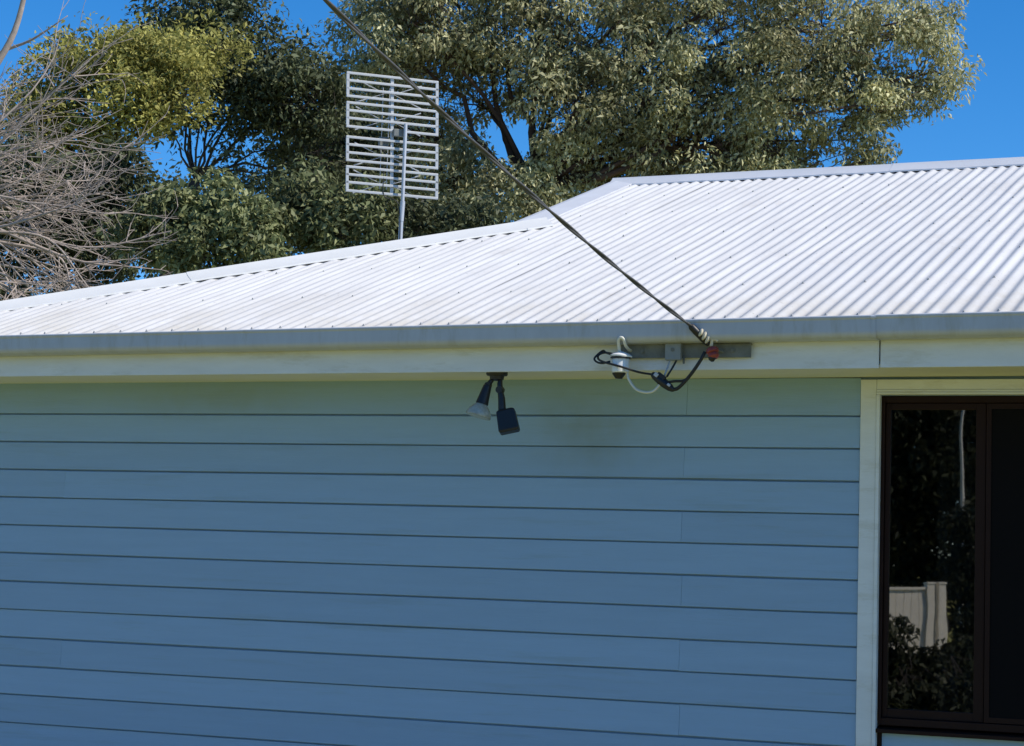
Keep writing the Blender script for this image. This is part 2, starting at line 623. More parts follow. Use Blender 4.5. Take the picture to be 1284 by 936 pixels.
outer = [(-.630, GZ - .012), (-.630, GZ - .003)] + [(-.634, GZ), (-.640, GZ + .001), (-.645, GZ - .003), (-.646, GZ - .009), (-.644, GZ - .014), (-.6405, GZ - .017)]
outer += [(-.6405, GZ - .068)]
outer += arc(-.6405 + .032, GZ - .068, .032, 184, 262, 7)
outer += [(-.575, GZ - .1005), (-.534, GZ - .1005), (-.5315, GZ - .098), (-.5315, GZ + .010)]
inner = [(-.5345, GZ + .010), (-.5345, GZ - .094), (-.580, GZ - .0962)] + [(y + .003, z + .003) for (y, z) in arc(-.6405 + .032, GZ - .068, .030, 258, 184, 7)] + [(-.637, GZ - .020), (-.634, GZ - .012)]
prof = outer + inner
gut = None
for (xa, xb, dz) in ((-8.1, -1.9365, 0.0), (-1.9345, XR + .62, 0.0012)):
    m = MB().prism([(y, z + dz) for y, z in prof], xa, xb, TL, n=8)
    gut = m.build('gutter', M['gutter'], house, auto=0.6)
m = MB().prism([(y - (.0022 if y < -.56 else 0), z - .0018) for y, z in outer] + [(y - .001, z - .001) for y, z in outer[::-1]], -1.952, -1.930, TL)
m.build('gutter_joiner', M['gutter'], house)

# roof: rear slope, hip end, little gable wall as the carcass; corrugated sheets in front
rz = lambda x, y: roof_z(x, y) - 0.03
zr = lambda x: rz(x, YR)
XC = -OV - HIP                                           # eave corner
m = MB()
rear = YB + OV
A = (XC, -OV + .03, rz(XC, -OV)); B = (XC, rear, rz(XC, -OV))
yh = XV + HIP - .05
zh = rz(XV, yh)
P1 = (XV - .04, yh, zh); P2 = (XV - .04, YB - yh, zh); RG = (XV - .04, YR, zr(XV)); RR = (XR + .6, YR, zr(XR + .6))
FR = (XR + .6, -.56, rz(XR + .6, -.56)); BR = (XR + .6, rear, rz(XR + .6, -OV)); 
m.add([A, B, P1, P2, RG, RR, FR, BR], [(0, 2, 3, 1), (2, 4, 3), (1, 3, 4, 5, 7), (0, 6, 5, 4, 2), (6, 7, 5)])
roof = m.build('roof', M['capwhite'], house)

COR, AMP = 0.0762, 0.0070
X_START = -8.001                                         # a valley; 10 corrugations cover one sheet
sheet_no = 0
x0 = X_START
while x0 < XR + .55:
    x1 = x0 + 10 * COR
    nx = 10 * 10
    m = MB()
    ny = 14
    cols = []
    off = random.uniform(-.0012, .0012)
    ph = random.uniform(0, 6)
    ph2 = random.uniform(0, 6)
    for i in range(nx + 1):
        x = x0 + (x1 - x0) * i / nx + (0.004 * (i / nx - .5))
        ytop = YR - .012
        if x < XV + .03:
            ytop = min(ytop, x + HIP - .03)
        cols.append((x, ytop))
    for j in range(ny + 1):
        for (x, ytop) in cols:
            yb = -.602
            yt = max(ytop, yb + .005)
            y = yb + (yt - yb) * j / ny
            c = math.cos(2 * math.pi * (x - X_START) / COR)
            c = c - 0.10 * (1 - c * c) * 0
            sag = 0.0022 * math.sin(y * 2.3 + ph) + .0012 * math.sin(y * 5.1 + ph2)
            xx = x + 0.0016 * math.sin(y * 1.9 + ph2)
            z = roof_z(x, y) - 0.018 - AMP * c + off + sag
            m.v.append((xx, y, z))
    for j in range(ny):
        for i in range(nx):
            if cols[i + 1][1] <= -.59:
                continue
            a = j * (nx + 1) + i
            m.f.append((a, a + 1, a + nx + 2, a + nx + 1))
    sh = m.build('roof_sheet', M['roof'], roof, smooth=True)
    x0 = x1
    sheet_no += 1

# screws on the crests, rows over the battens
m = MB()
rows = [(-.575, 2), (0.22, 4), (1.05, 4), (1.95, 4), (2.85, 4), (3.65, 4), (4.25, 2)]
for (yy, step) in rows:
    k = 0
    x = X_START + COR / 2
    while x < 3.0:
        lim = (YR - .05) if x > XV else x + HIP - .12
        if yy < lim and random.random() < 0.93:
            X = x + random.uniform(-.004, .004)
            Y = yy + random.uniform(-.012, .012)
            z = roof_z(x, Y) - .018 + AMP
            n = Vector((0, -TP, 1)).normalized()
            r_ = 0.0062
            m.lathe((X, Y, z - .002), n, [(0, r_ * 1.25), (.004, r_ * 1.2), (.0042, r_ * .7), (.010, r_ * .62)], 6)
        x += COR * step
sc = m.build('roof_screws', M['screw'], roof)
sc['kind'] = 'stuff'


# cappings
def cap_strip(A, B, na, nb, width, lift, matl, name, roll=0.014, n=20):
    """folded capping from A to B; na, nb unit directions down each side (across the slope)"""
    A, B = Vector(A), Vector(B)
    m = MB()
    up = Vector((0, 0, 1))
    for i in range(n + 1):
        p = A.lerp(B, i / n)
        wv = .0015 * math.sin(i * 1.3)
        a = p + na * width + up * (lift * .30 - .011 + wv)
        b = p + nb * width + up * (lift * .30 - .011 - wv)
        a1 = p + na * .022 + up * lift
        b1 = p + nb * .022 + up * lift
        t = p + up * (lift + roll)
        a0 = a - up * .010 + na * .002
        b0 = b - up * .010 + nb * .002
        for q in (a0, a, a1, t, b1, b, b0):
            m.v.append(tuple(q))
    for i in range(n):
        for j in range(6):
            m.f.append((i * 7 + j, i * 7 + j + 1, i * 7 + 8 + j, i * 7 + 7 + j))
    m.f.append(tuple(range(7))[::-1])
    m.f.append(tuple(n * 7 + j for j in range(7)))
    return m.build(name, matl, roof, auto=.5)


dn = Vector((0, -1, -TP)).normalized()
dnb = Vector((0, 1, -TP)).normalized()
cap_strip((XV - .02, YR, roof_z(XV, YR)), (-2.9, YR, roof_z(-2.9, YR)), dn, dnb, .120, .015, M['capgrey'], 'ridge_cap')
cap_strip((-2.93, YR, roof_z(-2.93, YR) + .003), (-.3, YR, roof_z(-.3, YR) + .003), dn, dnb, .120, .015, M['capgrey'], 'ridge_cap')
cap_strip((-.33, YR, roof_z(-.33, YR) + .006), (XR + .6, YR, roof_z(XR + .6, YR) + .006), dn, dnb, .120, .015, M['capgrey'], 'ridge_cap')
# hip: front flange lies on the front slope, rear flange on the hip end
hd = Vector((1, 1, TP)).normalized()
nf = Vector((0, -TP, 1)).normalized()
fa = nf.cross(hd).normalized()
fa = fa if fa.y < 0 else -fa
nl = Vector((-TP, 0, 1)).normalized()
fb = nl.cross(hd).normalized()
fb = fb if fb.x < 0 else -fb
for (ya, yb, e) in ((-.60, .95, 0.0), (.93, 2.56, .003)):
    cap_strip((ya - HIP, ya, roof_z(ya - HIP, ya) + e), (yb - HIP, yb, roof_z(yb - HIP, yb) + e), fa, fb, .108, .018, M['capwhite'], 'hip_cap')
# barge flashing up the verge of the little gable
m = MB()
n = 10
for i in range(n + 1):
    y = 2.36 + (YR + .01 - 2.36) * i / n
    z = roof_z(XV, y) - .004
    for (x, dz) in ((XV + .165, -.012), (XV + .165, .001), (XV + .02, .016), (XV - .02, .012), (XV - .025, -.14), (XV - .02, -.14), (XV - .015, .006)):
        m.v.append((x, y, z + dz))
for i in range(n):
    for j in range(6):
        m.f.append((i * 7 + j, i * 7 + j + 1, i * 7 + 8 + j, i * 7 + 7 + j))
m.build('barge_flashing', M['capgrey'], roof)

# ------------------------------------------------------------------ window
win = MB()
FY0, FY1 = -0.004, 0.07                                  # brown frame depth
SX0, SX1 = WX0 + .004, WX1
ZS = 0.862                                               # sill line
win.box(SX0, SX0 + .016, FY0, FY1, ZS + .0, WZ1)
win.box(SX1 - .034, SX1, FY0, FY1, ZS + .0, WZ1)
win.box(SX0 + .016, SX1 - .034, FY0, FY1, WZ1 - .030, WZ1)
win.box(SX0 + .016, SX1 - .034, FY0, FY1, ZS, ZS + .034)
window = win.build('window', M['brown'], house, bevel=.0025)
window['label'] = 'dark brown framed window with sliding sash'
m = MB()                                                 # left sash
AX0, AX1 = SX0 + .018, -1.556
AZ0, AZ1 = ZS + .036, WZ1 - .032
m.box(AX0, AX0 + .022, .012, .045, AZ0, AZ1)
m.box(AX1 - .046, AX1, .012, .045, AZ0, AZ1)
m.box(AX0 + .022, AX1 - .046, .012, .045, AZ1 - .030, AZ1)
m.box(AX0 + .022, AX1 - .046, .012, .045, AZ0, AZ0 + .040)
m.build('sash', M['brown'], window, bevel=.002)
m = MB()
m.box(AX0 + .018, AX1 - .042, .026, .030, AZ0 + .036, AZ1 - .026)
m.build('pane', M['glass'], window)
m = MB()
m.box(AX1 - .01, SX1 - .036, .050, .054, AZ0, AZ1)
m.build('pane', M['glass'], window)
m = MB()                                                 # fly screen frame and mesh in front of the right light
m.box(AX1 + .004, AX1 + .026, .000, .012, AZ0 + .002, AZ1 - .002)
m.box(SX1 - .06, SX1 - .038, .000, .012, AZ0 + .002, AZ1 - .002)
m.box(AX1 + .026, SX1 - .06, .000, .012, AZ1 - .026, AZ1 - .002)
m.box(AX1 + .026, SX1 - .06, .000, .012, AZ0 + .002, AZ0 + .026)
fsf = m.build('screen_frame', M['brown'], window)
m = MB()
m.box(AX1 + .024, SX1 - .058, .005, .0065, AZ0 + .024, AZ1 - .024)
m.build('fly_screen', M['screen'], window)
m = MB()                                                 # sill, sloped
m.prism([(-.030, ZS - .034), (-.030, ZS - .016), (FY1, ZS - .001), (FY1, ZS - .034)], SX0 - .002, SX1)
m.build('sill', M['brown'], window, bevel=.002)
m = MB()
m.box(SX0 + .020, SX1, .010, .03, WZ0 - .1, ZS - .036)
m.build('infill_panel', M['board'], window)
m = MB()
m.box(SX0 - .0005, SX0 + .018, .004, .035, WZ0 - .1, ZS - .036)
m.build('jamb_strip', M['brown'], window)
m = MB()                                                 # painted casing: flat board plus raised inner beads
m.box(CX0, WX0 - .014, -.034, .002, .15, 2.4535)
m.build('casing', M['trim'], window, bevel=.003)
m = MB()
m.box(WX0 - .0135, WX0 + .003, -.041, .002, .15, WZ1 + .004)
m.build('casing_bead', M['trim'], window, bevel=.003)
m = MB()
m.box(WX0 - .013, WX1 + .09, -.036, .002, WZ1 + .0285, 2.4535)
m.build('casing', M['trim'], window, bevel=.003)
m = MB()
m.box(WX0 - .013, WX1 + .09, -.043, .002, WZ1 + .0045, WZ1 + .016)
m.build('casing_bead', M['trim'], window, bevel=.003)
m = MB()
m.box(WX0 - .013, WX1 + .09, -.039, .001, WZ1 + .0165, WZ1 + .028)
m.build('casing_bead', M['trim'], window, bevel=.003)
m = MB()
m.box(WX1 + .003, WX1 + .09, -.034, .002, .15, WZ1 + .003)
m.build('casing', M['trim'], window, bevel=.003)
# curtain drawn to the meeting stile
m = MB()
cx = [-1.80 + .012 * i for i in range(20)]
nz = 8
for j in range(nz + 1):
    for i, x in enumerate(cx):
        m.v.append((x + .004 * math.sin(j * .9 + i), .17 + .018 * math.sin(i * 1.25 + .12 * j), .80 + (2.36 - .80) * j / nz))
for j in range(nz):
    for i in range(19):
        a = j * 20 + i
        m.f.append((a, a + 1, a + 21, a + 20))
m.build('curtain', M['curtain'], window, smooth=True)

# ------------------------------------------------------------------ floodlight under the eave
FL = thing('security_floodlight', 'black twin floodlight hanging under the eave with glass bulb and black box head', 'floodlight', (-3.79, -.46, 2.44))
Y = -.46
m = MB().lathe((-3.79, Y, 2.4625), (0, 0, -1), [(0, .052), (.016, .052), (.022, .048), (.0225, .036), (.040, .033), (.046, .020)], 24)
m.build('base', M['black'], FL, auto=.6)
# left head: knuckle, holder, bulb
m = MB()
m.tube([(-3.810, Y, 2.425), (-3.822, Y - .004, 2.410), (-3.830, Y - .01, 2.396)], [.010, .012, .012], 12)
m.lathe((-3.830, Y - .01 - .016, 2.394), (0, 1, 0), [(0, .014), (.032, .014)], 14)
m.build('arm', M['black'], FL, auto=.6)
ax = Vector((-.22, -.16, -.95)).normalized()
hb = Vector((-3.830, Y - .012, 2.398))
m = MB().lathe(hb, ax, [(0, .012), (.008, .020), (.030, .023), (.075, .028), (.098, .031), (.101, .027)], 20)
m.build('lamp_holder', M['black'], FL, auto=.6)
bb = hb + ax * .092
m = MB().lathe(bb, ax, [(0, .022), (.010, .029), (.022, .041), (.036, .052), (.054, .0600), (.066, .0625), (.070, .061), (.0705, .058), (.066, .045), (.060, .030), (.057, .002)], 28)
bulb = m.build('bulb', M['bulb'], FL, auto=.7)
# right head: knuckle, neck, sensor box
m = MB()
m.tube([(-3.772, Y, 2.425), (-3.772, Y - .004, 2.40), (-3.768, Y - .008, 2.378)], [.011, .013, .014], 12)
m.lathe((-3.768, Y - .026, 2.372), (0, 1, 0), [(0, .017), (.036, .017)], 14)
m.tube([(-3.768, Y - .008, 2.375), (-3.757, Y - .012, 2.33), (-3.752, Y - .014, 2.272)], [.013, .017, .019], 12)
m.build('arm', M['black'], FL, auto=.6)
m = MB()
c = Vector((-3.722, Y - .014, 2.222))
axx = Vector((.93, .25, .08)).normalized()
azz = Vector((.26, -.10, -.95)).normalized()
ayy = azz.cross(axx).normalized()
axx = ayy.cross(azz).normalized()
tp_ = []
for (t, hx, hy) in ((-.058, .030, .022), (-.050, .044, .030), (.045, .049, .034), (.056, .043, .030)):
    for (sx, sy) in ((-1, -1), (1, -1), (1, 1), (-1, 1)):
        tp_.append(c + azz * t + axx * (sx * hx) + ayy * (sy * hy))
fs = [(3, 2, 1, 0), (12, 13, 14, 15)]
for i in range(3):
    for k in range(4):
        fs.append((i * 4 + k, i * 4 + (k + 1) % 4, i * 4 + 4 + (k + 1) % 4, i * 4 + 4 + k))
m.add(tp_, fs)
m.build('sensor_box', M['black'], FL, bevel=.004)

# ------------------------------------------------------------------ service bracket, insulator, cables
YF = -.528
br = thing('service_bracket', 'long dark steel strap with grey box fixed across the white fascia', 'bracket', (-2.82, YF, 2.51))
m = MB()
m.box(-3.135, -2.515, YF - .024, YF - .018, 2.509, 2.574, 0)
m.box(-3.135, -2.515, YF - .0175, YF - .0005, 2.5675, 2.5735, 0)
m.build('strap', M['strap'], br, bevel=.0012)
for bx_ in (-3.03, -2.60):
    m = MB().lathe((bx_, YF - .0235, 2.541), (0, -1, 0), [(0, .013), (.003, .013), (.0035, .008), (.011, .008)], 6)
    m.build('bolt', M['strap'], br)
m = MB()
m.box(-2.913, -2.837, YF - .056, YF - .0245, 2.496, 2.577)
m.build('connection_box', M['boxgrey'], br, bevel=.006)
m = MB().lathe((-2.875, YF - .0558, 2.545), (0, -1, 0), [(0, .009), (.003, .009), (.004, .006)], 12)
m.build('box_screw', M['strap'], br)
m = MB()
m.tube([(-2.832, YF - .022, 2.518), (-2.829, YF - .03, 2.495), (-2.829, YF - .03, 2.482)], .005, 8)
m.build('clip', M['strap'], br)

YI = -.612
ins = thing('fuse_insulator', 'white porcelain cylinder hanging by a hook from the strap end', 'insulator', (-3.115, YI, 2.42))
m = MB()
m.lathe((-3.115, YI, 2.437), (0, 0, 1), [(0, .036), (.004, .040), (.058, .041), (.064, .039), (.066, .034), (.074, .034)], 26)
m.build('body', M['porcelain'], ins, auto=.6)
m = MB().lathe((-3.112, YI, 2.509), (0.06, 0, 1), [(0, .044), (.0015, .050), (.008, .051), (.013, .044), (.022, .024), (.026, .012)], 26)
m.build('cap', M['porcelain'], ins, auto=.6)
m = MB().lathe((-3.113, YI, 2.503), (0, 0, 1), [(0, .049), (.0055, .049)], 26)
m.build('neck_band', M['black'], ins)
m = MB().lathe((-3.121, YI, 2.4365), (0, 0, -1), [(0, .031), (.006, .030), (.018, .021), (.026, .016)], 20)
m.build('end_cap', M['black'], ins, auto=.6)
m = MB().tube(smooth_curve([(-3.119, YI, 2.525), (-3.119, YI - .020, 2.562), (-3.116, YI - .032, 2.586), (-3.103, YI - .034, 2.596), (-3.091, YI - .030, 2.586), (-3.088, YI - .012, 2.562), (-3.088, YI + .030, 2.548), (-3.088, YI + .062, 2.546)], 28), .0075, 10)
m.build('hook', M['whitewire'], ins, smooth=True)

con = thing('cable_connector', 'black cable connector hanging slack below the strap', 'connector', (-2.90, -.61, 2.40))
a, b = Vector((-2.962, -.612, 2.432)), Vector((-2.852, -.612, 2.352))
d = (b - a).normalized()
m = MB().lathe(a, d, [(0, .010), (.012, .016), (.030, .019), (.055, .0215), (.085, .020), (.110, .017), (.128, .010), (.134, .004)], 12)
m.build('body', M['black'], con, auto=.7)
m = MB().obox(a + d * .045 + Vector((.012, -.008, .014)), d * .022, Vector((0, .010, 0)), Vector((.6, 0, .8)) * .010)
m.build('clamp', M['black'], con, bevel=.003)
m = MB().obox(a + d * .028 + Vector((.004, -.018, .010)), d * .010, Vector((0, .006, 0)), Vector((.6, 0, .8)) * .009)
m.build('metal_tab', M['galv'], con, bevel=.002)
m = MB().obox(a + d * .100 + Vector((.006, -.016, .006)), d * .008, Vector((0, .005, 0)), Vector((.6, 0, .8)) * .006)
m.build('metal_tab', M['galv'], con, bevel=.002)


def wire(name, label, pts, r_, m_, n=30):
    o = MB().tube(smooth_curve(pts, n), r_, 8).build(name, M[m_], smooth=True)
    tag(o, label, 'wire')
    return o


wire('looped_wire', 'thin black wire looping left round the white insulator', [(-2.955, -.615, 2.428), (-3.02, -.632, 2.438), (-3.10, -.660, 2.462), (-3.17, -.655, 2.480), (-3.215, -.63, 2.498), (-3.222, -.612, 2.520), (-3.195, -.600, 2.532), (-3.155, -.615, 2.519), (-3.112, -.652, 2.5055)], .0050, 'black', 48)
wire('looped_wire', 'second black wire coiled at the left of the white insulator', [(-3.155, -.640, 2.487), (-3.19, -.645, 2.479), (-3.222, -.630, 2.485), (-3.240, -.62, 2.502), (-3.226, -.61, 2.524), (-3.205, -.60, 2.541), (-3.192, -.60, 2.533), (-3.16, -.62, 2.526), (-3.12, -.655, 2.513)], .0048, 'black', 48)
wire('white_wire', 'white wire drooping from the insulator to the black connector', [(-3.085, -.612, 2.447), (-3.070, -.618, 2.405), (-3.035, -.622, 2.362), (-2.990, -.624, 2.346), (-2.950, -.622, 2.352), (-2.918, -.616, 2.386)], .0062, 'whitewire', 40)
wire('box_lead', 'thin pale lead dropping from the grey box', [(-2.890, -.57, 2.500), (-2.895, -.588, 2.465), (-2.903, -.606, 2.425)], .0042, 'galv', 12)
wire('box_lead', 'thin black lead dropping from the grey box', [(-2.858, -.57, 2.500), (-2.872, -.588, 2.462), (-2.893, -.606, 2.418)], .0048, 'black', 12)
wire('tail_cable', 'thick black tail rising from connector to the cable clamp', [(-2.856, -.612, 2.360), (-2.835, -.615, 2.366), (-2.80, -.618, 2.398), (-2.765, -.62, 2.440), (-2.73, -.62, 2.492), (-2.712, -.615, 2.530)], .0085, 'black', 36)
wire('tail_cable', 'short black cable crossing level beside the connector', [(-2.892, -.612, 2.392), (-2.85, -.62, 2.3965), (-2.812, -.62, 2.398), (-2.788, -.616, 2.412)], .0062, 'black', 16)

# dead-end clamp of the overhead cable
K0 = Vector((-2.765, -.652, 2.640))
K1 = Vector((-2.655, -.585, 2.515))
kd = (K1 - K0).normalized()
cl = thing('strain_clamp', 'cream and red strain clamp where the overhead cable meets the strap', 'clamp', tuple(K0))
m = MB().lathe(K0 - kd * .012, kd, [(0, .010), (.010, .016), (.040, .017), (.100, .015), (.125, .010)], 12)
m.build('sleeve', M['black'], cl, auto=.7)
side = kd.cross(Vector((0, 1, 0))).normalized()
if side.z < 0:
    side = -side
for (t, o_, l_) in ((.050, .014, .020), (.071, .016, .023), (.092, .017, .024)):
    wa = (kd * .85 + side * .35).normalized()
    m = MB().lathe(K0 + kd * t + side * o_ + Vector((0, -.010, 0)) - wa * .008, wa, [(0, l_ * .55), (.003, l_ * .9), (.008, l_), (.012, l_ * .85), (.016, l_ * .5)], 14)
    m.build('cream_wedge', M['cream'], cl, auto=.8)
rb = K0 + kd * .128 + Vector((.004, -.008, 0))
m = MB().lathe(rb, Vector((.35, -.2, -1)), [(0, .012), (.006, .025), (.014, .029), (.024, .029), (.030, .021), (.034, .024), (.046, .025), (.056, .016)], 18)
m.build('red_insulator', M['red'], cl, auto=.7)
m = MB().tube(smooth_curve([rb + Vector((.000, -.006, .004)), rb + Vector((.006, -.01, .030)), rb + Vector((.022, -.01, .034)), rb + Vector((.030, -.006, .026))], 12), .0075, 8)
m.build('cream_wedge', M['cream'], cl, smooth=True)
m = MB().lathe(rb + Vector((.006, -.010, -.045)), Vector((.2, -.1, -1)), [(0, .018), (.010, .017), (.022, .006)], 12)
m.build('end_nut', M['black'], cl)
m = MB().tube([rb + Vector((0, .0, .0)), (-2.645, -.553, 2.535)], .006, 8)
m.build('eye_bolt', M['strap'], cl)

# overhead service cable: two twisted cores sagging towards a pole beyond the frame
A = K0 - kd * .006
B = at(412, 4, 6.7)
far = A + (B - A) * 4.2
pts = []
NSEG = 420
for i in range(NSEG + 1):
    t = i / NSEG
    p = A.lerp(far, t)
    tb = t * 4.2
    p.z += -0.040 * 4 * tb * (1 - tb) if tb < 1 else 0.16 * (tb - 1) + .05 * (tb - 1) ** 2
    pts.append(p)
cable = thing('overhead_cable', 'twisted dark overhead cable running up left across the roof', 'cable', tuple(A))
for s_ in (0, 1):
    q = []
    Ld = 0.0
    for i, p in enumerate(pts):
        if i:
            Ld += (pts[i] - pts[i - 1]).length
        t = (pts[min(i + 1, NSEG)] - pts[max(i - 1, 0)]).normalized()
        a = t.cross(Vector((0, 0, 1))).normalized()
        b = a.cross(t)
        w_ = 2 * math.pi * Ld / .70 + math.pi * s_
        q.append(p + (a * math.cos(w_) + b * math.sin(w_)) * .0046)
    m = MB().tube(q, .0052, 7)
    m.build('cable_core', M['wire'], cable, smooth=True)

# ------------------------------------------------------------------ antenna on its mast, behind the hip
MD = 13.3
mb = at(501.5, 303, MD)
mx_, my_ = mb.x, mb.y
hipend_z = ZE + TP * (mx_ - XC) + TL * -2
ant = thing('tv_antenna', 'white slatted television antenna on a mast behind the hip', 'antenna', (mx_, my_, hipend_z))
px_m = MD / FPX
mtop = at(504, 153, MD).z
m = MB()
m.tube([(mx_, my_, hipend_z - .05), (mx_ + .004, my_, mb.z + .15)], .0135, 14)
m.tube([(mx_ + .004, my_, mb.z + .13), (mx_ + .010, my_, mb.z + .26)], .0155, 14)
m.tube([(mx_ + .009, my_, mb.z + .26), (mx_ + .012, my_, mtop)], .0115, 14)
m.build('mast', M['galv'], ant, auto=.7)
m = MB()
m.lathe((mx_, my_, hipend_z - .03), (0, 0, 1), [(0, .06), (.02, .055), (.05, .02), (.09, .018)], 16)
m.build('mast_foot', M['galv'], ant)
ua = Vector((.745, .667, 0))                             # along the bars
na_ = Vector((-.667, .745, 0))                           # away from the camera: element side
ctr = Vector((mx_, my_, 0)) + ua * (-.064) + na_ * .035
Lh, Rh = .300, .300
ztop = {0: at(491, 93, MD).z, 1: at(491, 174.5, MD).z}
offs = [0, .049, .101, .150, .193, .243, .293, .347]
bar_r = .0078
LEAN = .030                                              # the old mast leans a little
zmid = (ztop[0] + ztop[1] - .347) / 2
cz = lambda z: ctr - ua * ((z - zmid) * LEAN)
for s_ in (0, 1):
    z0_ = ztop[s_]
    for q in (0, 1):
        for e in (-Lh, Rh):
            m = MB()
            za, zb_ = z0_ - offs[q * 4], z0_ - offs[q * 4 + 3]
            m.obox(cz((za + zb_) / 2) + ua * e + Vector((0, 0, (za + zb_) / 2)), ua * .009, na_ * .006, (Vector((0, 0, 1)) - ua * LEAN) * ((za - zb_) / 2 - bar_r - .0005))
            m.build('reflector_end', M['alum'], ant)
        for k in range(4):
            z = z0_ - offs[q * 4 + k]
            m = MB().obox(cz(z) + Vector((0, 0, z)), ua * (Lh + .009), na_ * .006, Vector((0, 0, bar_r)))
            m.build('reflector_bar', M['alum'], ant, bevel=.002)
m = MB().obox(ctr + na_ * .013 + Vector((0, 0, (ztop[0] + ztop[1] - .347) / 2)), ua * .0095, na_ * .0065, (Vector((0, 0, 1)) - ua * LEAN) * ((ztop[0] - ztop[1] + .347) / 2 + .01))
m.build('spar', M['alum'], ant)
for s_ in (0, 1):                                        # crossed whiskers on the far side
    for zc in (ztop[s_] - .085, ztop[s_] - .265):
        cc = ctr + na_ * .115 + Vector((0, 0, zc))
        for sx in (-1, 1):
            m = MB()
            m.tube([cc + ua * (.22 * sx) + Vector((0, 0, .075)), cc + ua * (.03 * sx), cc + ua * (.22 * sx) - Vector((0, 0, .075))], .0045, 6)
            m.build('bow_tie_element', M['alum'], ant)
            m = MB().tube([cc + ua * (.03 * sx), cc + ua * (.03 * sx) - na_ * .10], .004, 6)
            m.build('element_standoff', M['alum'], ant)
for sx in (-.09, .0):
    m = MB().tube([ctr + na_ * .10 + ua * sx * .5 + Vector((0, 0, ztop[0] - .05)), ctr + na_ * .10 + ua * sx * .5 + Vector((0, 0, ztop[1] - .30))], .003, 6)
    m.build('feed_line', M['alum'], ant)
zg = (ztop[0] - .347 + ztop[1]) / 2
m = MB().obox(ctr + ua * .035 - na_ * .012 + Vector((0, 0, zg + .02)), ua * .034, na_ * .012, Vector((0, 0, .024)))
m.build('clamp_plate', M['strap'], ant, bevel=.004)
m = MB().obox(ctr - ua * .045 + na_ * .05 + Vector((0, 0, zg - .045)), ua * .030, na_ * .02, Vector((0, 0, .040)))
m.build('balun_box', M['strap'], ant, bevel=.004)
m = MB().tube(smooth_curve([ctr - ua * .045 + na_ * .03 + Vector((0, 0, zg - .09)), ctr - ua * .05 + na_ * .0 + Vector((0, 0, zg - .25)), ctr - ua * .045 - na_ * .01 + Vector((0, 0, ztop[1] - .36)), ctr + ua * .04 - na_ * .03 + Vector((0, 0, ztop[1] - .40)), Vector((mx_ + .004, my_ - .017, mb.z + .10)), Vector((mx_ + .002, my_ - .016, hipend_z + .02))], 40), .0035, 6)
m.build('coaxial_lead', M['black'], ant, smooth=True)


# ------------------------------------------------------------------ trees
def leaf_mesh(name, centers, axes, normals, L, Wd, m_, parent):
    n = len(centers)
    t = np.cross(axes, normals)
    L = L[:, None]
    Wd = Wd[:, None]
    v = np.empty((n, 4, 3))
    v[:, 0] = centers - axes * L * .5
    v[:, 1] = centers + t * Wd * .5 + normals * Wd * .18 - axes * L * .06
    v[:, 2] = centers + axes * L * .5 - normals * L * .06
    v[:, 3] = centers - t * Wd * .5 + normals * Wd * .18 - axes * L * .06
    me = bpy.data.meshes.new(name)
    me.vertices.add(n * 4)
    me.vertices.foreach_set('co', v.reshape(-1))
    me.loops.add(n * 4)
    me.loops.foreach_set('vertex_index', np.arange(n * 4, dtype=np.int32))
    me.polygons.add(n)
    me.polygons.foreach_set('loop_start', np.arange(0, n * 4, 4, dtype=np.int32))
    me.update()
    me.validate()
    me.materials.append(m_)
    o = bpy.data.objects.new(name, me)
    C.objects.link(o)
    o.parent = parent
    o.matrix_parent_inverse = Matrix.Translation(parent.location).inverted()
    o['kind'] = 'stuff'
    return o


def unit(a):
    return a / np.maximum(np.linalg.norm(a, axis=1, keepdims=True), 1e-9)


def wobble_line(a, b, n, amp, rs):
    a, b = Vector(a), Vector(b)
    L = (b - a).length
    out = []
    w = np.cumsum(rs.normal(0, 1, (n + 1, 3)), axis=0)
    for i in range(n + 1):
        t = i / n
        k = math.sin(math.pi * t)
        out.append(a.lerp(b, t) + Vector(w[i]) * (amp * L * .12 * k))
    return out


